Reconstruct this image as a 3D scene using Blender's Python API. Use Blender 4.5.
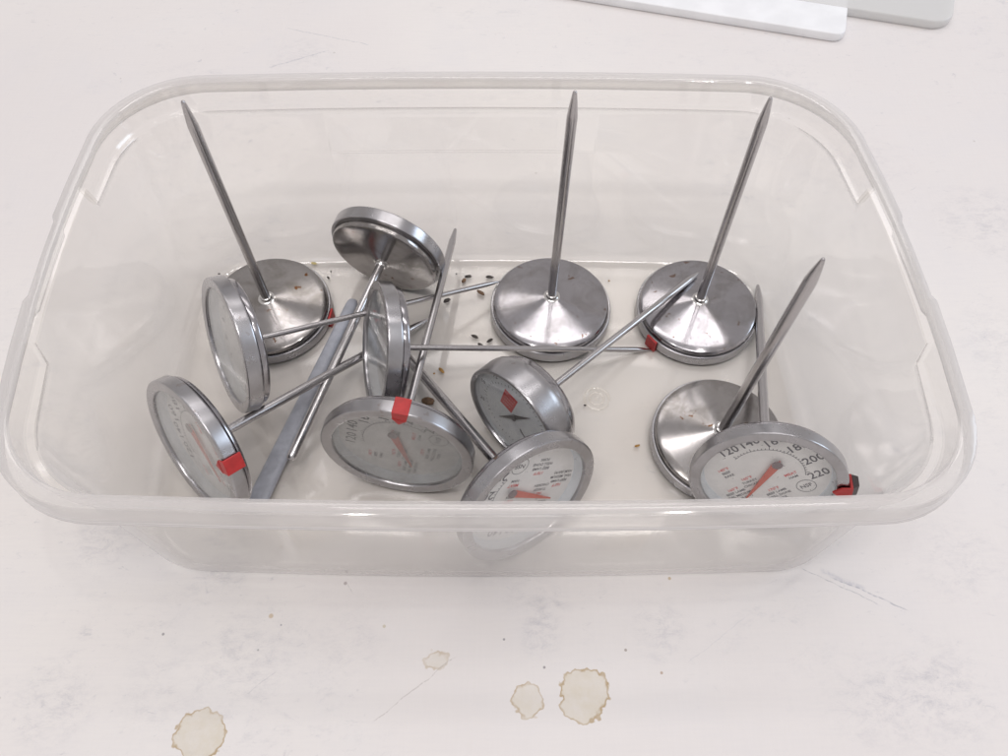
import bpy, bmesh, math, random
from mathutils import Vector, Matrix, noise
random.seed(7)
S = 0.001                      # everything below is written in millimetres
R = math.radians
sc = bpy.context.scene
for o in list(bpy.data.objects): bpy.data.objects.remove(o)
col = sc.collection

# ---------------------------------------------------------------- camera
cd = bpy.data.cameras.new('camera'); cam = bpy.data.objects.new('camera', cd); col.objects.link(cam)
cam.location = (0, 0, 0.3135); cam.rotation_euler = (R(90 - 58.8), 0, 0)
cd.sensor_width = 36; cd.lens = 28.0; cd.clip_start = 0.01; cd.clip_end = 50
sc.camera = cam

# ---------------------------------------------------------------- room light
w = bpy.data.worlds.new('World'); sc.world = w; w.use_nodes = True
bg = w.node_tree.nodes['Background']; bg.inputs[0].default_value = (1.0, 0.955, 0.962, 1); bg.inputs[1].default_value = 0.55

def area(name, loc, target, sx, sy, power, color):
    l = bpy.data.lights.new(name, 'AREA'); l.shape = 'RECTANGLE'; l.size = sx; l.size_y = sy
    l.energy = power; l.color = color
    o = bpy.data.objects.new(name, l); col.objects.link(o); o.location = loc
    d = Vector(target) - Vector(loc)
    o.rotation_euler = d.to_track_quat('-Z', 'Y').to_euler()
    return o
area('ceiling_tube_lamp', (0.22, 0.72, 1.75), (0.22, .72, 0), 1.3, 0.17, 4.2, (1.0, 0.96, 0.955))
area('ceiling_tube_lamp', (-0.10, 1.55, 1.75), (-.1, 1.5, 0), 1.3, 0.5, 4.6, (1.0, 0.96, 0.955))
area('ceiling_tube_lamp', (-0.15, -0.30, 1.75), (-0.15, -.3, 0), 1.3, 0.17, 8.4, (1.0, 0.96, 0.955))
area('ceiling_spot_lamp', (-0.35, -0.10, 1.75), (0, .18, 0), 0.035, 0.035, 1.3, (1.0, 0.97, 0.93))
area('ceiling_spot_lamp', (0.42, 0.05, 1.75), (0, .18, 0), 0.035, 0.035, 1.3, (1.0, 0.97, 0.93))
area('window_light', (2.0, 0.5, 1.0), (0, .18, 0), 0.9, 0.8, 10, (0.70, 0.84, 1.0))

sc.render.engine = 'CYCLES'
sc.cycles.max_bounces = 16; sc.cycles.transparent_max_bounces = 48
sc.cycles.glossy_bounces = 6; sc.cycles.transmission_bounces = 8
sc.cycles.caustics_reflective = False; sc.cycles.caustics_refractive = False
sc.render.resolution_x = 1024; sc.render.resolution_y = 768
vs = sc.view_settings; vs.view_transform = 'Standard'; vs.look = 'None'; vs.gamma = 1; vs.exposure = 0.0
vs.use_curve_mapping = False

# ---------------------------------------------------------------- material helpers
class NT:
    def __init__(s, name):
        s.m = bpy.data.materials.new(name); s.m.use_nodes = True; s.t = s.m.node_tree
        s.t.nodes.clear(); s.out = s.t.nodes.new('ShaderNodeOutputMaterial')
    def n(s, typ, ins=None, **kw):
        nd = s.t.nodes.new(typ)
        for k, v in kw.items(): setattr(nd, k, v)
        for k, v in (ins or {}).items():
            if isinstance(v, bpy.types.NodeSocket): s.t.links.new(v, nd.inputs[k])
            else: nd.inputs[k].default_value = v
        return nd
    def math(s, op, a, b=0.0, c=0.0, clamp=False):
        nd = s.n('ShaderNodeMath', {0: a, 1: b, 2: c}, operation=op); nd.use_clamp = clamp; return nd.outputs[0]
    def ramp(s, v, lo, hi, a=0.0, b=1.0):
        nd = s.n('ShaderNodeMapRange', {0: v, 1: lo, 2: hi, 3: a, 4: b}); nd.interpolation_type = 'SMOOTHSTEP'; return nd.outputs[0]
    def mix(s, f, a, b):
        nd = s.n('ShaderNodeMix', data_type='RGBA')
        for i, v in ((0, f), (6, a), (7, b)):
            if isinstance(v, bpy.types.NodeSocket): s.t.links.new(v, nd.inputs[i])
            else: nd.inputs[i].default_value = v
        return nd.outputs[2]
    def noise(s, vec, scale, detail=4, rough=.55, dist=0.0):
        return s.n('ShaderNodeTexNoise', {'Vector': vec, 'Scale': scale, 'Detail': detail, 'Roughness': rough, 'Distortion': dist}).outputs[0]
    def done(s, shader): s.t.links.new(shader, s.out.inputs[0]); return s.m

def c4(r, g, b): return (r, g, b, 1)

def mat_simple(name, colr, rough=.5, metal=0, spec=.5, var=0.0, scale=400):
    t = NT(name); tc = t.n('ShaderNodeTexCoord').outputs['Object']
    cc = c4(*colr)
    if var:
        nz = t.noise(tc, scale, 4)
        cc = t.mix(t.ramp(nz, .3, .7), c4(*[max(0, x*(1-var)) for x in colr]), c4(*[min(1, x*(1+var)) for x in colr]))
    p = t.n('ShaderNodeBsdfPrincipled', {'Base Color': cc, 'Roughness': rough, 'Metallic': metal, 'Specular IOR Level': spec})
    return t.done(p.outputs[0])

def mat_metal(name, base, rough, aniso=0.0, stains=0.0, brush=0.0, seed=0.0, rust=0.0):
    t = NT(name); tcn = t.n('ShaderNodeTexCoord'); tc = tcn.outputs['Object']
    tco = t.n('ShaderNodeNewGeometry').outputs['Position']   # nothing moves, so world position keeps every piece's stains its own
    off = t.n('ShaderNodeVectorMath', {0: tco, 1: (seed, seed*.7, -seed)}, operation='ADD').outputs[0]
    n1 = t.noise(off, 90, 5, .6, .6); n2 = t.noise(off, 420, 4, .6)
    f1 = t.ramp(n1, .40, .72)
    dull = tuple(x*.72 for x in base)
    cc = t.mix(t.math('MULTIPLY', f1, stains), c4(*base), c4(dull[0], dull[1]*.98, dull[2]*.94))
    # fine concentric or lengthwise scratches
    if rust:
        n3 = t.noise(off, 210, 3, .6); f3 = t.math('MULTIPLY', t.ramp(n3, .665, .70), rust)
        cc = t.mix(f3, cc, c4(.16, .075, .03))
    rg = t.math('ADD', rough, t.math('MULTIPLY', n1, .12*stains + .02))
    rg = t.math('ADD', rg, t.math('MULTIPLY', t.ramp(n2, .55, .7), .06*stains))
    ins = {'Base Color': cc, 'Roughness': rg, 'Metallic': 1.0, 'Anisotropic': aniso, 'Anisotropic Rotation': .25}
    p = t.n('ShaderNodeBsdfPrincipled', ins)
    if aniso:
        tg = t.n('ShaderNodeTangent', direction_type='RADIAL', axis='Z'); t.t.links.new(tg.outputs[0], p.inputs['Tangent'])
    bump = t.n('ShaderNodeBump', {'Strength': .10, 'Distance': .00002, 'Height': t.noise(off, 900, 3)})
    t.t.links.new(bump.outputs[0], p.inputs['Normal'])
    return t.done(p.outputs[0])

def mat_tub(name='translucent_polypropylene', f0=.010, fk=.66):
    t = NT(name); tc = t.n('ShaderNodeTexCoord').outputs['Object']
    lw = t.n('ShaderNodeLayerWeight', {'Blend': .5}).outputs['Facing']
    f = t.math('POWER', lw, 2.9)
    fac = t.math('ADD', f0, t.math('MULTIPLY', f, fk), clamp=True)
    fac = t.math('ADD', fac, t.math('MULTIPLY', t.ramp(t.noise(tc, 60, 5, .6), .45, .8), .02))
    tr = t.n('ShaderNodeBsdfTransparent', {'Color': c4(.997, .992, .980)}).outputs[0]
    df = t.n('ShaderNodeBsdfDiffuse', {'Color': c4(.93, .91, .925)}).outputs[0]
    tl = t.n('ShaderNodeBsdfTranslucent', {'Color': c4(.90, .89, .875)}).outputs[0]
    milk = t.n('ShaderNodeMixShader', {0: .5, 1: df, 2: tl}).outputs[0]
    body = t.n('ShaderNodeMixShader', {0: fac, 1: tr, 2: milk}).outputs[0]
    bump = t.n('ShaderNodeBump', {'Strength': .3, 'Distance': .0002, 'Height': t.noise(tc, 45, 2)}).outputs[0]
    gl = t.n('ShaderNodeBsdfGlossy', {'Color': c4(1, 1, 1), 'Roughness': .055, 'Normal': bump}).outputs[0]
    fr = t.math('ADD', .042, t.math('MULTIPLY', t.math('POWER', lw, 5.0), .6))
    return t.done(t.n('ShaderNodeMixShader', {0: fr, 1: body, 2: gl}).outputs[0])

def mat_lens(name, haze, seed=0.0):
    t = NT(name); tc = t.n('ShaderNodeTexCoord').outputs['Object']
    off = t.n('ShaderNodeVectorMath', {0: tc, 1: (seed, -seed, seed)}, operation='ADD').outputs[0]
    hz = t.math('MULTIPLY', t.ramp(t.noise(off, 55, 5, .6, .5), .25, .8, .35, 1.3), haze, clamp=True)
    sp = t.math('MULTIPLY', t.ramp(t.noise(off, 500, 2), .70, .76), .35)
    hz = t.math('MAXIMUM', hz, sp)
    tr = t.n('ShaderNodeBsdfTransparent', {'Color': c4(.995, .995, .995)}).outputs[0]
    df = t.n('ShaderNodeBsdfDiffuse', {'Color': c4(.43, .43, .42)}).outputs[0]
    b = t.n('ShaderNodeMixShader', {0: hz, 1: tr, 2: df}).outputs[0]
    gl = t.n('ShaderNodeBsdfGlossy', {'Color': c4(1, 1, 1), 'Roughness': .05}).outputs[0]
    lw = t.n('ShaderNodeLayerWeight', {'Blend': .5}).outputs['Facing']
    fr = t.math('ADD', .04, t.math('MULTIPLY', t.math('POWER', lw, 5.0), .8))
    return t.done(t.n('ShaderNodeMixShader', {0: fr, 1: b, 2: gl}).outputs[0])

SMUDGE = [(-166, 111, 22, .7), (-113, 109, 20, .8), (-113, 98, 14, .6), (-169, 47, 22, .8), (14, 73, 12, 1.0), (10, 88, 16, .5), (61, 75, 18, .7), (164, 52, 30, .8), (137, 48, 26, .6), (256, 288, 40, .6), (-98, 63, 30, .6),
          (-130, 52, 26, .4), (187, 103, 30, .5), (-125, 425, 30, .5), (240, 210, 36, .5), (-60, 70, 24, .4), (200, 330, 40, .4), (20, 85, 10, .6), (-190, 250, 30, .3), (-120, 108, 8, 1.0)]
def mat_table():
    t = NT('painted_table'); tc = t.n('ShaderNodeTexCoord').outputs['Object']
    big = t.noise(tc, 4.0, 3, .5); mid = t.noise(tc, 16, 5, .6, .4)
    c = t.mix(t.ramp(big, .35, .65), c4(.755, .722, .708), c4(.80, .772, .748))
    c = t.mix(t.math('MULTIPLY', t.ramp(mid, .42, .75), .30), c, c4(.70, .69, .71))
    # faint woven brush marks
    st = t.n('ShaderNodeMapping', {'Vector': tc, 'Scale': (1, 14, 1), 'Rotation': (0, 0, .03)}).outputs[0]
    c = t.mix(t.math('MULTIPLY', t.ramp(t.noise(st, 60, 3), .35, .7), .10), c, c4(.66, .64, .66))
    st2 = t.n('ShaderNodeMapping', {'Vector': tc, 'Scale': (14, 1, 1), 'Rotation': (0, 0, -.05)}).outputs[0]
    c = t.mix(t.math('MULTIPLY', t.ramp(t.noise(st2, 60, 3), .35, .7), .08), c, c4(.83, .80, .80))
    # blue grey scuffs in slanting strokes
    ms = t.n('ShaderNodeMapping', {'Vector': tc, 'Scale': (1, 1.7, 1), 'Rotation': (0, 0, R(-33))}).outputs[0]
    scm = t.math('MULTIPLY', t.ramp(t.noise(ms, 62, 9, .82, .3), .50, .76), t.ramp(t.noise(tc, 10, 4), .46, .64))
    c = t.mix(t.math('MULTIPLY', scm, .42), c, c4(.40, .41, .46))
    sc2 = t.math('MULTIPLY', t.ramp(t.noise(ms, 150, 6, .75, .6), .58, .76), t.ramp(t.noise(tc, 7, 2), .42, .56))
    c = t.mix(t.math('MULTIPLY', sc2, .45), c, c4(.36, .37, .42))
    P0 = t.n('ShaderNodeVectorMath', {0: tc, 1: (1, 1, 0)}, operation='MULTIPLY').outputs[0]
    acc = None
    for x, y, r, k in SMUDGE:
        d = t.n('ShaderNodeVectorMath', {0: P0, 1: (x*S, y*S, 0)}, operation='SUBTRACT').outputs[0]
        m = t.ramp(t.n('ShaderNodeVectorMath', {0: d}, operation='LENGTH').outputs['Value'], 0, r*S, k, 0)
        acc = m if acc is None else t.math('ADD', acc, m, clamp=True)
    fine = t.ramp(t.noise(ms, 110, 9, .85, .4), .42, .78)
    c = t.mix(t.math('MULTIPLY', t.math('MULTIPLY', acc, fine), 1.0), c, c4(.40, .40, .45))
    # sparse dark specks
    vo = t.n('ShaderNodeTexVoronoi', {'Vector': tc, 'Scale': 48.0}); sepc = t.n('ShaderNodeSeparateColor', {0: vo.outputs['Color']})
    spk = t.math('MULTIPLY', t.ramp(vo.outputs['Distance'], .03, .045, 1, 0), t.math('GREATER_THAN', sepc.outputs[0], .78))
    c = t.mix(t.math('MULTIPLY', spk, .25), c, c4(.22, .18, .15))
    P = t.n('ShaderNodeVectorMath', {0: tc, 1: (1, 1, 0)}, operation='MULTIPLY').outputs[0]
    def dist(x, y, sx=1.0, sy=1.0):
        d = t.n('ShaderNodeVectorMath', {0: P, 1: (x*S, y*S, 0)}, operation='SUBTRACT').outputs[0]
        if sx != 1 or sy != 1: d = t.n('ShaderNodeVectorMath', {0: d, 1: (sx, sy, 1)}, operation='MULTIPLY').outputs[0]
        return t.n('ShaderNodeVectorMath', {0: d}, operation='LENGTH').outputs['Value']
    wob = t.noise(tc, 150, 3, .55); wob2 = t.noise(tc, 600, 2, .5); wlo = t.noise(tc, 62, 2, .5)
    for x, y, r, sx, sy, k in ((-111.5, 36.5, 9.3, 1, 1, 1), (8.2, 48.6, 6.0, 1, 1.0, .8), (29.0, 50.8, 9.8, 1.04, 1.0, 1), (-26.0, 62.6, 4.4, 1, 1, .55)):
        d = dist(x, y, sx, sy)
        d = t.math('ADD', d, t.math('MULTIPLY', t.math('SUBTRACT', wlo, .5), .0085))
        d = t.math('ADD', d, t.math('MULTIPLY', t.math('SUBTRACT', wob, .5), .0044))
        d = t.math('ADD', d, t.math('MULTIPLY', t.math('SUBTRACT', t.noise(tc, 420, 1, .5), .5), .0030))
        r *= S
        fill = t.ramp(d, r - .0003, r + .0003, 1, 0)
        ring = t.math('MULTIPLY', t.ramp(d, r - .0013, r - .0002), fill)
        c = t.mix(t.math('MULTIPLY', fill, t.ramp(t.noise(tc, 120, 5, .7), .25, .75, .28*k, .62*k)), c, c4(.61, .54, .40))
        ringk = t.math('MULTIPLY', ring, t.ramp(wob, .3, .62, .35*k, .85*k))
        c = t.mix(ringk, c, c4(.40, .27, .12))
    for x, y, r, cc in ((-64, 93, .75, (.30, .24, .24)), (0, 71, .5, (.08, .08, .1)), (15.4, 60.6, .55, (.1, .09, .1)), (47, 67, .6, (.2, .14, .1)), (60, 58.6, .6, (.35, .2, .1)), (67, 95, .7, (.45, .3, .12)),
                         (-133, 73, .6, (.15, .14, .16)), (-92, 80, 1.0, (.5, .36, .2)), (-87.5, 76.5, .4, (.2, .2, .25)), (-47, 76, .7, (.5, .44, .3)), (-95, 67, .45, (.3, .3, .3))):
        c = t.mix(t.ramp(dist(x, y), r*S*.6, r*S*1.2, .62, 0), c, c4(*cc))
    # scratches: thin lines
    def scratch(x0, y0, x1, y1, wd, k, cc):
        nonlocal c
        L = math.hypot(x1-x0, y1-y0); ux, uy = (x1-x0)/L, (y1-y0)/L
        d = t.n('ShaderNodeVectorMath', {0: P, 1: (x0*S, y0*S, 0)}, operation='SUBTRACT').outputs[0]
        al = t.n('ShaderNodeVectorMath', {0: d, 1: (ux, uy, 0)}, operation='DOT_PRODUCT').outputs['Value']
        pe = t.n('ShaderNodeVectorMath', {0: d, 1: (-uy, ux, 0)}, operation='DOT_PRODUCT').outputs['Value']
        pe = t.math('ABSOLUTE', t.math('ADD', pe, t.math('MULTIPLY', t.math('SUBTRACT', wob, .5), .0022)))
        m = t.math('MULTIPLY', t.ramp(pe, 0, wd*S, 1, 0), t.math('MULTIPLY', t.ramp(al, 0, 3*S), t.ramp(al, (L-3)*S, L*S, 1, 0)))
        m = t.math('MULTIPLY', m, t.ramp(wob2, .35, .6, .3, 1.0))
        c = t.mix(t.math('MULTIPLY', m, k), c, c4(*cc))
    scratch(-49, 41, -18, 65, .35, .5, (.38, .34, .32)); scratch(-98, 50, -86, 60, .3, .4, (.4, .4, .44))
    scratch(-140, 452, -84, 435, .55, .55, (.40, .42, .46)); scratch(-145, 413, -109, 430, .6, .6, (.40, .41, .46)); scratch(128, 99, 146, 90, 1.6, .45, (.42, .43, .50)); scratch(132, 96, 161, 82, .5, .6, (.28, .29, .35))
    scratch(-60, 88, -64, 94, .3, .5, (.4, .38, .4)); scratch(70, 62, 96, 80, .3, .2, (.4, .4, .46)); scratch(120, 100, 150, 84, .4, .5, (.30, .31, .35))
    bump = t.n('ShaderNodeBump', {'Strength': .25, 'Distance': .0002, 'Height': t.noise(tc, 260, 5)}).outputs[0]
    p = t.n('ShaderNodeBsdfPrincipled', {'Base Color': c, 'Roughness': .5, 'Specular IOR Level': .3, 'Normal': bump})
    return t.done(p.outputs[0])

M = dict(
    tub=mat_tub(), tub_rim=mat_tub('thick_polypropylene', .26, 1.1), table=mat_table(),
    stem=mat_metal('stainless_stem', (.50, .485, .49), .22, stains=.12, seed=.3),
    bezel=mat_metal('bezel_steel', (.44, .435, .45), .24, aniso=.6, stains=.5, seed=1.1, rust=.25),
    plate=mat_metal('spun_steel_plate', (.40, .39, .41), .11, aniso=.75, stains=.8, seed=2.3, rust=.7),
    plate_dull=mat_metal('spun_steel_plate_stained', (.36, .345, .34), .12, aniso=.75, stains=1.0, seed=5.2, rust=1.0),
    collar=mat_metal('polished_collar', (.66, .65, .64), .12, stains=.2, seed=3.0),
    face=mat_simple('dial_card', (.80, .79, .78), .55, var=.04, scale=150),
    face_blue=mat_simple('dial_card_blue', (.88, .92, .97), .5, var=.06, scale=200),
    wall=mat_simple('dial_wall_enamel', (.66, .70, .74), .4, var=.05, scale=120),
    ink=mat_simple('black_ink', (.07, .07, .09), .6), red=mat_simple('red_print', (.70, .045, .045), .5),
    clip=mat_simple('red_plastic', (.43, .025, .025), .42, var=.12, scale=300), clipback=mat_simple('dark_clip_plastic', (.05, .035, .035), .4),
    needle=mat_simple('needle_red', (.58, .10, .06), .45), needle_dark=mat_simple('needle_dark', (.07, .065, .07), .35),
    needle_tail=mat_simple('needle_tail', (.16, .11, .12), .4),
    white=mat_simple('white_print', (.8, .78, .78), .5),
    lens=mat_lens('clear_lens', .03, .4), lens_hazy=mat_lens('hazy_lens', .36, 1.2), lens_mid=mat_lens('worn_lens', .24, 2.2),
    lens_dark=mat_lens('worn_lens_side', .12, 3.1),
    sheath=mat_simple('grey_sheath_plastic', (.42, .435, .49), .42, var=.10, scale=250),
    board=mat_simple('cutting_board', (.86, .87, .885), .45, var=.04, scale=60), board_edge=mat_simple('board_edge', (.50, .46, .38), .6, var=.2, scale=200),
    seed=mat_simple('seed_dark', (.045, .035, .03), .5, var=.4, scale=900), husk=mat_simple('husk_brown', (.20, .12, .07), .7, var=.4, scale=900),
    amber=mat_simple('crumb_amber', (.42, .23, .06), .6, var=.3, scale=900), pale=mat_simple('crumb_yellow', (.62, .52, .24), .7, var=.2, scale=900),
)
def mat_lid():
    t = NT('frosted_lid'); 
    tr = t.n('ShaderNodeBsdfTransparent', {'Color': c4(.9, .9, .9)}).outputs[0]
    p = t.n('ShaderNodeBsdfPrincipled', {'Base Color': c4(.86, .86, .85), 'Roughness': .35}).outputs[0]
    return t.done(t.n('ShaderNodeMixShader', {0: .62, 1: tr, 2: p}).outputs[0])
M['lid'] = mat_lid()

# ---------------------------------------------------------------- mesh helpers
def link(name, verts, faces, mat, parent=None, smooth=40, sharpen=True):
    me = bpy.data.meshes.new(name); me.from_pydata([tuple(c*S for c in v) for v in verts], [], faces); me.update()
    bm = bmesh.new(); bm.from_mesh(me); bmesh.ops.recalc_face_normals(bm, faces=bm.faces); bm.to_mesh(me); bm.free()
    if smooth:
        me.polygons.foreach_set('use_smooth', [True]*len(me.polygons)); me.set_sharp_from_angle(angle=R(smooth))
    me.materials.append(mat)
    o = bpy.data.objects.new(name, me); col.objects.link(o)
    if parent: o.parent = parent
    return o
def tag(o, label, cat, group=None, kind=None):
    if label: o['label'] = label
    if cat: o['category'] = cat
    if group: o['group'] = group
    if kind: o['kind'] = kind
    return o
def lathe(prof, n=96, closed=False):
    """prof: (r, z) list; r == 0 ends close to a point"""
    V, F, rings = [], [], []
    for r, z in prof:
        if r <= 1e-6: rings.append([len(V)]); V.append((0, 0, z))
        else:
            rings.append(list(range(len(V), len(V)+n)))
            V += [(r*math.cos(2*math.pi*i/n), r*math.sin(2*math.pi*i/n), z) for i in range(n)]
    pairs = list(zip(rings, rings[1:])) + ([(rings[-1], rings[0])] if closed else [])
    for a, b in pairs:
        for i in range(n):
            j = (i+1) % n
            if len(a) == 1: F.append((a[0], b[i], b[j]))
            elif len(b) == 1: F.append((a[i], a[j], b[0]))
            else: F.append((a[i], a[j], b[j], b[i]))
    return V, F

# ---------------------------------------------------------------- table, board, lid behind
def slab(name, pts, z0, z1, mat, bev=.8, parent=None):
    n = len(pts); V = []; F = []
    cx = sum(p[0] for p in pts)/n; cy = sum(p[1] for p in pts)/n
    def ins(p, k):
        dx, dy = p[0]-cx, p[1]-cy; L = math.hypot(dx, dy); return (p[0]-dx/L*k, p[1]-dy/L*k)
    for z, k in ((z0, bev), (z0+bev, 0), (z1-bev, 0), (z1-bev*.3, bev*.3), (z1, bev)):
        V += [(*ins(p, k), z) for p in pts]
    for l in range(4):
        for i in range(n):
            j = (i+1) % n; F.append((l*n+i, l*n+j, (l+1)*n+j, (l+1)*n+i))
    F.append(tuple(range(n-1, -1, -1))); F.append(tuple(range(4*n, 5*n)))
    return link(name, V, F, mat, parent, smooth=50)
def round_poly(corners, rad, seg=8):
    out = []; n = len(corners)
    for i in range(n):
        p0, p, p1 = Vector(corners[i-1]), Vector(corners[i]), Vector(corners[(i+1) % n])
        r = rad[i] if isinstance(rad, (list, tuple)) else rad
        u = (p0-p).normalized(); v = (p1-p).normalized(); ang = u.angle(v); d = r/math.tan(ang/2)
        c = p + (u+v).normalized()*(r/math.sin(ang/2))
        a = p+u*d; b = p+v*d
        a0 = math.atan2(a.y-c.y, a.x-c.x); a1 = math.atan2(b.y-c.y, b.x-c.x)
        da = (a1-a0+math.pi) % (2*math.pi) - math.pi
        out += [(c.x+r*math.cos(a0+da*k/seg), c.y+r*math.sin(a0+da*k/seg)) for k in range(seg+1)]
    return out
t_ = link('table_top', [(-2500, -2500, 0), (2500, -2500, 0), (2500, 2500, 0), (-2500, 2500, 0)], [(0, 1, 2, 3)], M['table'], smooth=0)
t_['kind'] = 'structure'

board = slab('cutting_board', round_poly([(-110, 523), (213, 436), (266, 626), (-60, 712)], 7), 0.4, 6.0, M['board'], .7)
tag(board, 'white plastic cutting board lying flat behind the clear tub, one corner in view', 'cutting board')
lid = slab('plastic_tray', round_poly([(160, 480), (283, 447), (345, 620), (150, 640)], 14), 0.3, 6.5, M['lid'], 1.2)
tag(lid, 'translucent grey plastic tray poking out behind the right end of the cutting board', 'tray')

# ---------------------------------------------------------------- the tub
TX, TY, TR = -9.0, 181.1, 0.0
tub = bpy.data.objects.new('storage_tub', None); col.objects.link(tub)
tub.location = (TX*S, TY*S, 0); tub.rotation_euler = (0, 0, TR)
tag(tub, 'large clear plastic storage tub with rounded corners holding all the dial thermometers', 'tub')
SX = [-1, -.6, -.59, -.3, 0, .3, .48, .49, .8, 1]            # breakpoints along the long sides (fractions of the half length)
SYT = [-42, -39.0, -37, -21, -18.5, 0, 15.5, 18, 33, 35.0, 42]   # millimetres along the short sides
def ring(a, b, r, z, bow=2.8, bowl=2.2, mod=None):
    """counter-clockwise loop; the moulding is slightly skewed and its near corners are tighter"""
    out = []
    rf, rb = r*.73, r*.86
    lo, hi = -b+rf, b-rb; mid = (lo+hi)/2; hh = (hi-lo)/2
    def P(x, y, side, s): out.append((x, y, z, side, s))
    def corner(cx, cy, rr, k0):
        for i in range(1, 12):
            t = math.pi/2*(k0 + i/12); P(cx+rr*math.cos(t), cy+rr*math.sin(t), 'C', 0)
    def yy(y): return hi if y > 41.5 else lo if y < -41.5 else y*min(1, hi/42, -lo/42)
    for y in SYT: v = yy(y); P(a + bow*(1-((v-mid)/hh)**2), v, 'R', y)
    corner(a-rb, b-rb, rb, 0)
    for s in reversed(SX): P(s*(a-rb), b + bowl*(1-s*s), 'B', s)
    corner(-a+rb, b-rb, rb, 1)
    for y in reversed(SYT): v = yy(y); P(-a - bow*(1-((v-mid)/hh)**2), v, 'L', y)
    corner(-a+rf, -b+rf, rf, 2)
    for s in SX: P(s*(a-rf), -b - bowl*(1-s*s), 'F', s)
    corner(a-rf, -b+rf, rf, 3)
    if mod: out = [mod(*v) for v in out]
    return [(v[0] - .039*v[1], v[1], v[2]) for v in out]
def panel(d):       # shallow rectangular panel on the long walls
    def f(x, y, z, side, s):
        if side == 'B' and -.595 < s < .485: y -= d
        if side == 'F' and -.595 < s < .485: y += d
        return (x, y, z, side, s)
    return f
def ledge(zhi):     # the stacking ledge climbs to the rim in the middle of the short sides
    def f(x, y, z, side, s):
        if side in 'LR':
            if -38 < s < 34: z = zhi
        return (x, y, z, side, s)
    return f
def latch(x, y, z, side, s):   # lid latch recess in the flange
    if side in 'LR' and -20 < s < 17: x += -1.2 if side == 'R' else 1.2
    return (x, y, z, side, s)
LV = []
for a, b, r, z, m in [
    (60, 30, 12, 1.3, None), (110, 62, 25, 1.3, None), (135.5, 76, 33, 1.3, None), (138, 78.5, 35, 1.7, None), (140.1, 80.6, 36, 3.2, None), (141.2, 81.8, 37, 5.6, None),
    (141.8, 82.3, 37.5, 9, None), (142.6, 83.6, 38.5, 26, None),
    (144.2, 86.3, 40.5, 65.5, None), (144.3, 86.4, 40.6, 66.6, panel(.8)), (145.2, 87.9, 42, 84, panel(.8)), (145.2, 88.0, 42, 85, None),
    (145.4, 88.3, 42.0, 88.0, ledge(97.2)), (145.7, 88.7, 42.2, 88.5, ledge(97.6)), (147.2, 90.6, 43.5, 88.9, ledge(97.9)), (147.7, 91.1, 44, 89.6, ledge(98.2)),
    (148.2, 91.7, 44.5, 98.4, None), (148.6, 92.1, 45, 99.5, None), (149.4, 92.9, 45.6, 100, None),
    (151.4, 95.4, 47.6, 100, latch), (152.6, 96.8, 48.8, 99.6, latch), (153.3, 97.5, 49.4, 98.6, latch), (153.7, 97.9, 49.8, 93.5, latch), (154.0, 98.2, 50, 90.8, latch)]:
    LV.append([(x, y - 2.6*max(0, 1-z_/88), z_) for x, y, z_ in ring(a, b-.8, r, z, mod=m)])
n = len(LV[0]); V = [v for l in LV for v in l]; F = []
for l in range(len(LV)-1):
    for i in range(n):
        j = (i+1) % n; F.append((l*n+i, l*n+j, (l+1)*n+j, (l+1)*n+i))
F.append(tuple(range(n)))
shell = link('tub_shell', V, F, M['tub'], tub, smooth=32)
me = shell.data
# make normals face inward/up so that the wall grows outward
up = [p for p in me.polygons if abs(p.center.z - 1.3*S) < 1e-5][0]
if up.normal.z < 0: me.flip_normals()
me.materials.append(M['tub_rim'])
for p in me.polygons:       # the lip and skirt are the last loops of the profile
    if min(p.vertices) >= 16*n: p.material_index = 1
sm = shell.modifiers.new('wall_thickness', 'SOLIDIFY'); sm.thickness = 1.1*S; sm.offset = -1
# moulding marks on the tub floor and ribs under the rim
def torus(R_, r_, n=64, m=8):
    return lathe([(R_+r_*math.cos(2*math.pi*k/m), r_*.35*math.sin(2*math.pi*k/m)) for k in range(m)], n, closed=True)
for rr in (5.6, 3.2):
    V, F = torus(rr, .75); o = link('moulding_ring', V, F, M['tub'], tub); o.location = ((42.5-TX)*S, (178-TY)*S, 1.45*S)
V, F = lathe([(0, .5), (1.0, .45), (1.4, 0)], 24); o = link('gate_mark', V, F, M['tub'], tub); o.location = ((42.5-TX)*S, (178-TY)*S, 1.4*S)

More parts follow.
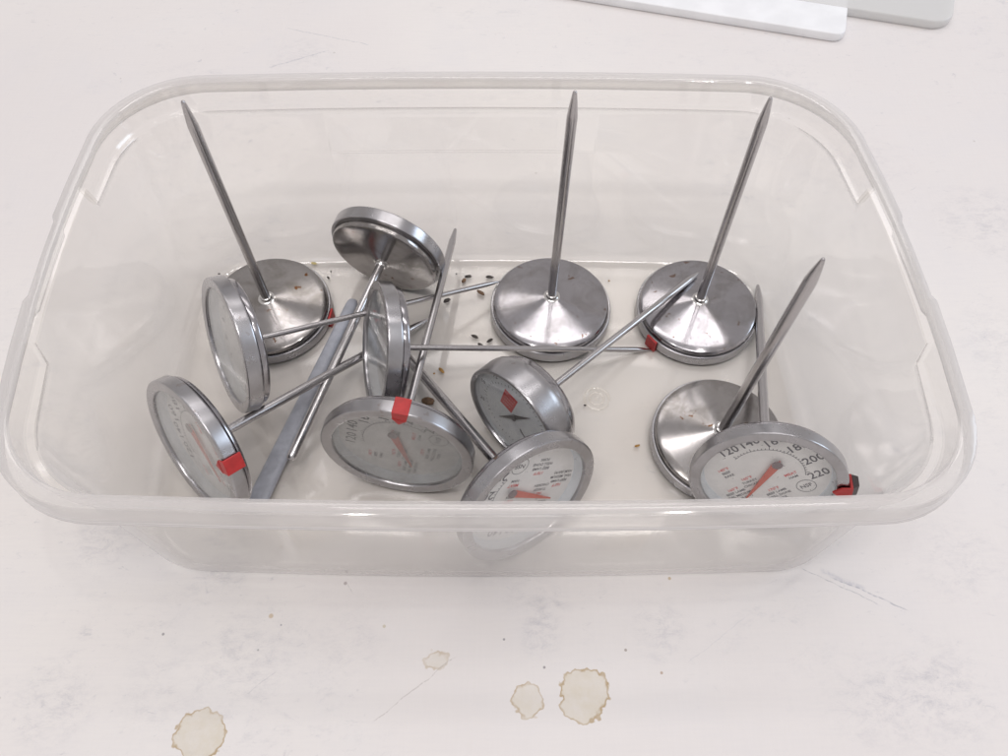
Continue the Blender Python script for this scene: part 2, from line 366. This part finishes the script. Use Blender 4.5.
# ---------------------------------------------------------------- thermometers
def frame(a):
    a = Vector(a).normalized(); r = Vector((0, 0, 1)) if abs(a.z) < .9 else Vector((0, 1, 0))
    y = (r - a*r.dot(a)).normalized(); x = y.cross(a)
    return Matrix((x, y, a)).transposed()
def text_mesh(body, size, x, y, rot=0, align='CENTER'):
    c = bpy.data.curves.new('print', 'FONT'); c.body = body; c.size = size; c.align_x = align; c.align_y = 'CENTER'; c.resolution_u = 2; c.offset = .012*size
    o = bpy.data.objects.new('print', c); me = o.to_mesh()
    ca, sa = math.cos(rot), math.sin(rot)
    V = [(v.co.x*ca - v.co.y*sa + x, v.co.x*sa + v.co.y*ca + y) for v in me.vertices]
    F = [tuple(p.vertices) for p in me.polygons]
    o.to_mesh_clear(); bpy.data.objects.remove(o); bpy.data.curves.remove(c)
    return V, F
class Flat:
    """flat print on a dial, viewer coordinates (x right, y up)"""
    def __init__(s): s.V = []; s.F = []
    def add(s, VF):
        k = len(s.V); s.V += VF[0]; s.F += [tuple(i+k for i in f) for f in VF[1]]
    def line(s, x0, y0, x1, y1, w):
        L = math.hypot(x1-x0, y1-y0); nx, ny = -(y1-y0)/L*w/2, (x1-x0)/L*w/2
        s.add(([(x0+nx, y0+ny), (x0-nx, y0-ny), (x1-nx, y1-ny), (x1+nx, y1+ny)], [(0, 1, 2, 3)]))
    def arc(s, r, a0, a1, w, n=40, cx=0, cy=0):
        V = []; 
        for i in range(n+1):
            t = R(a0+(a1-a0)*i/n); V += [(cx+(r-w/2)*math.cos(t), cy+(r-w/2)*math.sin(t)), (cx+(r+w/2)*math.cos(t), cy+(r+w/2)*math.sin(t))]
        s.add((V, [(2*i, 2*i+1, 2*i+3, 2*i+2) for i in range(n)]))
    def build(s, name, mat, parent, roll, z):
        ca, sa = math.cos(R(roll)), math.sin(R(roll))
        V = [(-(x*ca-y*sa), x*sa+y*ca, z) for x, y in s.V]
        return link(name, V, s.F, mat, parent, smooth=0)
def meat_dial(parent, roll, z, k=1.0):
    b = Flat(); r_ = Flat()
    vals = ['120', '140', '160', '180', '200', '220']; ang = [104, 77, 50, 23, -4, -31]
    for v, a in zip(vals, ang):
        b.add(text_mesh(v, 5.9*k, 20.4*k*math.cos(R(a)), 20.3*k*math.sin(R(a))))
    b.arc(15.2*k, 112, -34, .22)
    a = 108
    i = 0
    while a >= -33:
        L = 1.6 if i % 5 == 0 else .8
        b.line(15.2*k*math.cos(R(a)), 15.2*k*math.sin(R(a)), (15.2*k+L)*math.cos(R(a)), (15.2*k+L)*math.sin(R(a)), .28); a -= 27/5; i += 1
    nx, ny = 17.5*k*math.cos(R(-58)), 17.5*k*math.sin(R(-58))
    b.add(text_mesh('NSF', 3.0*k, nx, ny)); b.arc(3.9*k, 0, 360, .25, 36, nx, ny)
    def block(x, y, head, lines):
        r_.add(text_mesh(head, 2.2*k, x, y))
        for q, l in enumerate(lines): b.add(text_mesh(l, 1.9*k, x, y-(q+1)*2.3*k))
    block(-13.5*k, 11*k, '140°F', ['BEEF', 'RARE'])
    block(-17.5*k, -2*k, '160°F', ['BEEF LAMB', 'VEAL MEDIUM', 'HAM (RAW)'])
    block(-8.5*k, 1.5*k, '165°F', ['TURKEY', 'CHICKEN'])
    block(6.5*k, 3.5*k, '170°F', ['PORK'])
    block(-3*k, -10*k, '170°F', ['BEEF LAMB', 'WELL DONE', 'PORK'])
    block(8*k, -5*k, 'MEAT', ['HAM'])
    b.build('black_printing', M['ink'], parent, roll, z); r_.build('red_printing', M['red'], parent, roll, z)
def plain_dial(parent, roll, z, k=1.0):
    b = Flat()
    for i in range(11):
        a = 225 - 27*i; b.add(text_mesh(str(20*i), 3.3*k, 19*k*math.cos(R(a)), 19*k*math.sin(R(a))))
    for i in range(51):
        a = 225 - 5.4*i; L = 1.8 if i % 5 == 0 else 1
        b.line(15.5*k*math.cos(R(a)), 15.5*k*math.sin(R(a)), (15.5*k+L)*math.cos(R(a)), (15.5*k+L)*math.sin(R(a)), .28)
    b.build('black_printing', M['ink'], parent, roll, z)

def pointer(parent, ang, z, mat, tail_mat, L=16.5, tail=8, wd=3.4, both=False):
    """tapered needle: viewer angle in degrees, wide at the tail"""
    ca, sa = math.cos(R(ang)), math.sin(R(ang))
    def prism(name, pts, m, z0, z1):
        V = []
        for zz in (z0, z1):
            for u, v in pts: x, y = u*ca - v*sa, u*sa + v*ca; V.append((-x, y, zz))
        k = len(pts); F = [tuple(range(k)), tuple(range(2*k-1, k-1, -1))] + [(i, (i+1) % k, k+(i+1) % k, k+i) for i in range(k)]
        return link(name, V, F, m, parent, smooth=0)
    if both: prism('pointer', [(-tail, 0), (-3, -.85), (0, -1.25), (3, -.85), (L, 0), (3, .85), (0, 1.25), (-3, .85)], mat, z, z-.4)
    else: prism('pointer', [(-tail+1.5, -wd/2), (L, -.25), (L, .25), (-tail+1.5, wd/2)], mat, z-.1, z-.5)
    pts = [(-tail+2*math.cos(t), 2*math.sin(t)) for t in [k*math.pi/6 for k in range(12)]] if not both else [(1.5*math.cos(t), 1.5*math.sin(t)) for t in [k*math.pi/6 for k in range(12)]]
    prism('pointer_hub', pts, tail_mat, z-.55, z-1.0)

def clip(parent, deg, Rb, zf, half=3.0, dark=False, tri=True):
    """U-shaped marker clip hooked over the bezel band, angle in the local frame"""
    prof = [(Rb+.25, -6.3), (Rb+1.3, -6.3), (Rb+1.4, zf-1.1), (Rb-2.8, zf-1.1), (Rb-2.8, zf-.45), (Rb+.35, zf-.45)]
    n = 6; V = []; F = []
    for i in range(n+1):
        t = R(deg) + (i/n-.5)*2*half/Rb
        V += [(r*math.cos(t), r*math.sin(t), z) for r, z in prof]
    m = len(prof)
    for i in range(n):
        for j in range(m):
            k = (j+1) % m; F.append((i*m+j, i*m+k, (i+1)*m+k, (i+1)*m+j))
    F.append(tuple(range(m))); F.append(tuple(range(n*m+m-1, n*m-1, -1)))
    c = link('marker_clip', V, F, M['clip'], parent, smooth=30)
    bv = c.modifiers.new('bevel', 'BEVEL'); bv.width = .2*S; bv.segments = 2; bv.limit_method = 'ANGLE'
    t = R(deg); ur = Vector((math.cos(t), math.sin(t), 0)); ut = Vector((-math.sin(t), math.cos(t), 0))
    P = [ur*(Rb-2.7)+ut*half*.92, ur*(Rb-2.7)-ut*half*.92, ur*(Rb-5.8)]
    V = [tuple(p+Vector((0, 0, zf-.5))) for p in P]+[tuple(p+Vector((0, 0, zf-1.25))) for p in P]
    link('clip_arrow', V, [(0, 1, 2), (5, 4, 3), (0, 1, 4, 3), (1, 2, 5, 4), (2, 0, 3, 5)], M['clip'], c, smooth=0)
    if dark:
        P = [(Rb+1.35, -6.3), (Rb+3.6, -7), (Rb+3.6, zf+1.0), (Rb+1.4, zf-.6)]
        V = []
        for s_ in (-1, 1):
            for r, z in P: p = ur*r + ut*s_*(half-.3); V.append((p.x, p.y, z))
        link('clip_grip', V, [(0, 1, 2, 3), (7, 6, 5, 4), (0, 1, 5, 4), (1, 2, 6, 5), (2, 3, 7, 6), (3, 0, 4, 7)], M['clipback'], c, smooth=0)

def thermometer(label, B, a, Rb=29.0, L=117.0, rs=2.05, taper=11, tip=.7, rounded=False, deep=False, stepped=False, plate='plate', dial=None, roll=0,
                ptr=None, clips=(), lens='lens', face='face', group='dial thermometers in the tub'):
    B = Vector(B); a = Vector(a).normalized(); m = frame(a)
    root = bpy.data.objects.new('dial_thermometer', None); col.objects.link(root)
    root.matrix_world = Matrix.Translation(B*S) @ m.to_4x4()
    tag(root, label, 'thermometer', group)
    k = Rb/29.0
    if not deep:
        pp = [(rs+.6, .1), (rs+1.6, -.15), (8*k, -1.15), (16*k, -2.35), (24*k, -3.75), (26.2*k, -4.1), (27.1*k, -4.5), (27.6*k, -5.2), (27.75*k, -5.6), (27.8*k, -6.1), (27.5*k, -6.5), (26.9*k, -6.8), (26.6*k, -7.2), (26.6*k, -9)]
        zb, zf = -7.0, -12.6
        if stepped:
            zb, zf = -5.6, -11.6
            pp = [(rs+.6, .1), (rs+1.6, -.1), (8*k, -.7), (16*k, -1.3), (24*k, -1.9), (25.8*k, -2.1), (26.5*k, -2.35), (26.9*k, -2.8), (27.0*k, -3.2), (27.0*k, -4.7), (26.9*k, -4.95), (26.5*k, -5.1), (26.5*k, -8)]
        bz = [(26.2*k, zb-.4), (27.4*k, zb-.2), (28.2*k, zb), (28.6*k, zb), (28.85*k, zb-.15), (29.0*k, zb-.45), (29.02*k, zb-.7), (29.1*k, zf+.8), (29.1*k, zf+.5), (29.0*k, zf+.22), (28.8*k, zf+.06), (28.5*k, zf), (28.2*k, zf),
              (25.5*k, zf+.15), (25.2*k, zf+.2), (24.9*k, zf+.35), (24.75*k, zf+.65), (24.7*k, zf+1.0), (24.7*k, zf+1.8), (25.2*k, zf+2.0)]
    else:
        pp = [(rs+.5, .1), (4, -.3), (16*k, -1.6), (22*k, -2.6), (24.5*k, -3.6), (26*k, -5.2), (27*k, -7.5), (27.2*k, -8.2)]
        zb, zf = -8.0, -20.5
        bz = [(26.8*k, zb-.2), (27.6*k, zb), (28.3*k, zb-.8), (28.8*k, zb-2.2), (29.0*k, zb-3.2), (29.05*k, zb-4), (29.05*k, zf+1.2), (29.0*k, zf+.6), (28.8*k, zf+.15), (28.5*k, zf), (28.2*k, zf), (27.3*k, zf+.05), (27.0*k, zf+.2), (26.8*k, zf+.6), (26.7*k, zf+1), (26.7*k, zf+3), (26.9*k, zf+3.4)]
    V, F = lathe(pp, 128); link('back_plate', V, F, M[plate], root, smooth=28)
    V, F = lathe(bz, 128, closed=True); link('bezel', V, F, M['bezel'], root, smooth=28)
    zd = zf + (5.4 if not deep else 2.6)
    rw = bz[-3][0]
    V, F = lathe([(rw-.05, zf+1.75), (rw-.35, zf+2.0), (rw-.9, zd-.15), (rw-1.3, zd), (rw+.3, zd), (rw+.3, zf+1.75)], 96, closed=True)
    link('dial_wall', V, F, M['wall'], root, smooth=35)
    V, F = lathe([(0, zd), (rw-1.0, zd)], 72); link('dial_face', V, F, M[face], root, smooth=0)
    rl = bz[-3][0]+.05
    V, F = lathe([(0, zf+.75), (rl*.6, zf+.78), (rl, zf+.95), (rl, zf+1.5), (rl*.6, zf+1.35), (0, zf+1.3)], 72); link('lens', V, F, M[lens], root, smooth=40)
    V, F = lathe([(rs, 1.9), (rs+.55, 1.8), (rs+.75, 1.3), (rs+.75, .4), (rs+1.1, .1), (rs+1.9, -.1), (rs+1.9, -.6), (rs, -.6)], 40); link('collar', V, F, M['collar'], root, smooth=35)
    if rounded: sp = [(rs, -.5), (rs, L-rs)] + [(rs*math.cos(R(q)), L-rs+rs*math.sin(R(q))) for q in (20, 40, 60, 78)] + [(0, L)]
    else: sp = [(rs, -.5), (rs, L*.5), (rs*.98, L-taper), (rs*.93, L-taper*.93), (rs*.72, L-taper*.55), (tip*1.25, L-1.4), (tip, L-.5), (tip*.55, L-.1), (0, L)]
    V, F = lathe(sp, 32); link('stem', V, F, M['stem'], root, smooth=25)
    if dial == 'meat': meat_dial(root, roll, zd-.08, k*.93)
    if dial == 'plain': plain_dial(root, roll, zd-.08, k*.93)
    if ptr is not None: pointer(root, ptr, zd-.9, M['needle'], M['needle_tail'])
    for d, dk in clips: clip(root, d, Rb*1.003, zf, dark=dk)
    return root

# the four that stand on their faces
thermometer('stem-up thermometer on its face in the back left corner, behind an edge-on dial',
            (-112.7, 225.2, 14.9), (.0153, -.0288, 1), clips=[(352, False)], plate='plate_dull')
thermometer('middle stem-up thermometer by the back wall with rust spots on its cone',
            (22.7, 226.4, 14.9), (.0177, .0049, 1))
thermometer('stem-up thermometer in the back right corner with a thin stem resting on its cone',
            (93.0, 224.6, 14.9), (-.0055, -.0091, 1), clips=[(218, False)])
thermometer('stained stem-up thermometer near the front right, half hidden by the clear white dial',
            (93.5, 154.9, 14.9), (.0168, -.0265, 1), rs=2.25, plate='plate_dull')
# the tilted ones
thermometer('thin-stemmed dial tipped on edge in front of the back left one',
            (-103.2, 180.2, 46.2), (.825, .4812, -.2964), 28.1, 122.9, rs=1.25, stepped=True, taper=8, tip=.35, plate='plate', lens='lens_mid', dial='plain', roll=20)
thermometer('rear propped dial showing its steel cone, round-ended stem running down to the front left',
            (-57.5, 236.4, 26.7), (-.3231, -.9365, -.1361), 27.6, 101.5, rs=2.05, stepped=True, rounded=True, plate='plate_dull')
thermometer('dial on edge mid-pile, glass turned left, thin stem running level to the right',
            (-43.2, 182.5, 37.1), (.9365, .1851, -.2977), 27.6, 121.5, rs=1.3, stepped=True, taper=8, tip=.35, lens='lens_dark', dial='plain', roll=70)
thermometer('frontmost left dial with hazy glass facing left and a red clip on its right edge',
            (-113.4, 142.2, 35.0), (.6652, .6906, -.2839), 30.1, 115.2, rs=1.9, clips=[(147, False)], lens='lens_mid', dial='meat', roll=130, ptr=-40)
thermometer('dial with cloudy grey glass facing front and a red clip on top of its bezel',
            (-40.6, 147.1, 31.6), (.1431, .9861, -.0843), 30.6, 117.1, rs=1.75, taper=9, clips=[(98, False)], lens='lens_hazy', dial='meat', roll=78, ptr=-77)
t9 = thermometer('small deep-bodied dial thermometer with a pale blue face, red diamond mark and black pointer',
            (17.2, 166.8, 25.4), (.7030, .6750, -.1000), 24.6, 107.5, rs=1.6, taper=7, tip=.5, deep=True, lens='lens', face='face_blue')
pointer(t9, 47, -17.95, M['needle_dark'], M['needle_dark'], L=12, tail=12, both=True)
f = Flat(); dx, dy = -4.4, 6.9
f.add(([(-7, 13.2), (.5, 11.9), (-2.0, .8), (-8.7, 2.2)], [(0, 1, 2, 3)])); f.build('diamond_mark', M['red'], t9, 0, -17.98)
f = Flat()
for q in range(4):
    t_0, t_1 = .2, .8; v_ = .2 + q*.19
    x0, y0 = -7 + (-1.7)*v_, 13.2 - 11*v_; x1, y1 = .5 - 2.5*v_, 11.9 - 11.1*v_
    u = t_0
    while u < t_1:
        l_ = random.uniform(.06, .13); f.line(x0+(x1-x0)*u, y0+(y1-y0)*u, x0+(x1-x0)*(u+l_), y0+(y1-y0)*(u+l_), .36); u += l_ + .06
f.build('white_lettering', M['white'], t9, 0, -18.04)
f = Flat()
f.arc(4.2, 200, 400, .9, 24, 8.0, -3.0)
for i in range(50):
    a_ = i*7.2; L_ = 1.6 if i % 5 == 0 else .8; f.line(16.5*math.cos(R(a_)), 16.5*math.sin(R(a_)), (16.5+L_)*math.cos(R(a_)), (16.5+L_)*math.sin(R(a_)), .28)
for i in range(8):
    a_ = 200-35*i; f.add(text_mesh(str(25+25*i), 2.8, 20*math.cos(R(a_)), 20*math.sin(R(a_)), R(0)))
f.build('black_printing', M['ink'], t9, 0, -18.0)
thermometer('centre dial leaning on the front wall, brown pointer cut off by the tub rim',
            (3.5, 125.2, 28.6), (-.551, .8042, -.2228), 30.5, 115.7, rs=2.2, dial='meat', roll=145, ptr=-49)
thermometer('front right dial with clear white face, large numbers up to 220 and red-black clip',
            (104.8, 134.6, 28.2), (.1948, .954, -.2277), 29.5, 113.5, rs=2.1, clips=[(171, True)], dial='meat', roll=48, ptr=-103)

# ---------------------------------------------------------------- grey sheath
def sheath():
    A = Vector((-73.5, 232, 0)); Bp = Vector((-104.5, 124, 0)); d = (Bp-A); L = d.length; u = d.normalized(); v = Vector((-u.y, u.x, 0))
    secs = []
    for i, (s, wd, hh) in enumerate([(0, .9, .8), (.6, 1.9, 1.6), (1.8, 2.5, 2.1), (4, 2.8, 2.4), (30, 3.0, 2.4), (60, 3.5, 2.3), (85, 4.0, 2.2), (L-2, 4.4, 2.1), (L, 3.9, 1.8)]):
        secs.append((A+u*s, wd, hh))
    V = []; F = []; n = 20
    for c, wd, hh in secs:
        for k in range(n):
            t = 2*math.pi*k/n; ct, st = math.cos(t), math.sin(t)
            x = wd*math.copysign(abs(ct)**.7, ct); z = hh*math.copysign(abs(st)**.7, st)
            p = c + v*x; V.append((p.x, p.y, 2.0+2.4+z))
    for i in range(len(secs)-1):
        for k in range(n):
            j = (k+1) % n; F.append((i*n+k, i*n+j, (i+1)*n+j, (i+1)*n+k))
    F.append(tuple(range(n))); F.append(tuple(range(len(V)-1, len(V)-n-1, -1)))
    o = link('stem_sheath', V, F, M['sheath'], None, smooth=40)
    tag(o, 'flat grey plastic stem sheath lying on the tub floor under the crossed stems', 'sheath')
sheath()

# ---------------------------------------------------------------- seeds, husks and crumbs
def crumb(kind, x, y, L, W, H, rot, mat, label, cat, grp=None, z=1.9):
    V, F = [], []
    nu, nv = 10, 7
    ph = random.random()*50
    for i in range(nv+1):
        t = math.pi*i/nv
        for k in range(nu):
            p = 2*math.pi*k/nu
            q = Vector((math.cos(t), math.sin(t)*math.cos(p), math.sin(t)*math.sin(p)))
            s_ = 1 + .35*noise.noise(q*1.6 + Vector((ph, 0, 0)))
            V.append((q.x*L/2*s_, q.y*W/2*s_, q.z*H/2*s_))
    for i in range(nv):
        for k in range(nu):
            j = (k+1) % nu; F.append((i*nu+k, i*nu+j, (i+1)*nu+j, (i+1)*nu+k))
    o = link(kind, V, F, mat, None, smooth=60)
    o.location = (x*S, y*S, (z+H*.45)*S); o.rotation_euler = (0, 0, R(rot))
    tag(o, label, cat, grp)
SG = 'seeds scattered on the tub floor'; CG = 'crumbs scattered on the tub floor'
for x, y, L, W, rot, lb in (
    (-18.1, 248.1, 3.6, 1.7, 5, 'dark seed behind the upper thin stem, beside a brown husk'),
    (-7.3, 247.8, 3.8, 1.8, -5, 'dark seed just above the tip of the thin stem that reaches the middle dial'),
    (-28.2, 233.1, 3.8, 2.3, 35, 'round black seed alone just below the thin stem, right of the upright pointed stem'),
    (-14.0, 211.6, 3.7, 1.6, -25, 'black seed at the left of three lying above the level stem'),
    (-6.8, 209.3, 3.4, 1.6, 35, 'black seed at the right of three lying above the level stem'),
    (-11.2, 206.8, 2.8, 1.6, -30, 'brownish seed at the bottom of three lying above the level stem')):
    crumb('seed', x, y, L, W, 1.3, rot, M['seed'], lb, 'seed', SG)
crumb('husk', -20.2, 245.6, 3.2, 2.2, 1.2, 60, M['husk'], 'brown husk next to the dark seed behind the upper thin stem', 'husk', CG)
crumb('husk', -11.6, 238.0, 4.6, 1.9, 1.2, -40, M['husk'], 'brown husk just below the thin stem near the middle dial', 'husk', CG)
crumb('husk', -34.5, 176.0, 6.0, 4.0, 1.8, -10, M['husk'], 'large brown crumb behind the cloudy dial by its red clip', 'crumb', CG)
for x, y, L, W, rot, mt, lb in (
    (-29.2, 192.7, 3.8, 1.6, -50, 'amber', 'amber crumb on the floor below the level stem'),
    (-32.5, 191.0, 1.1, .9, 0, 'amber', 'tiny amber speck left of the amber crumb'),
    (58.7, 153.6, 2.8, 1.1, 20, 'amber', 'ochre crumb on the bare floor between the blue-faced dial and the front right dials'),
    (-133.4, 193.3, 1.4, .9, 10, 'seed', 'tiny dark speck left of the tipped left dial'),
    (-88.4, 247.5, 1.9, 1.0, -50, 'seed', 'small dark speck touching the back left dial on its right'),
    (-87.5, 251.5, 1.0, .6, 70, 'seed', 'tiny dark speck behind the back left dial'),
    (-97.0, 257.0, 3.4, 1.6, -10, 'pale', 'yellow smear of crumb above the back left dial'),
    (-143.8, 250.0, 1.2, .9, 0, 'seed', 'tiny dark speck in the back left corner'),
    (52.7, 245.6, 1.1, .9, 0, 'amber', 'tiny tan speck between the two back dials'),
    (36.8, 174.0, 1.2, .9, 0, 'seed', 'tiny dark speck beside the round moulding mark'),
    (29.0, 175.9, 1.0, .4, 60, 'seed', 'hair-thin dark speck left of the round moulding mark'),
    (-24.0, 250.0, .9, .7, 0, 'seed', 'tiny dark speck left of the seeds behind the upper thin stem'),
    (-130.0, 245.0, .8, .6, 0, 'husk', 'tiny brown speck behind the tipped left dial')):
    crumb('crumb', x, y, L, W, .7 if mt != 'pale' else .35, rot, M[mt], lb, 'crumb', CG)
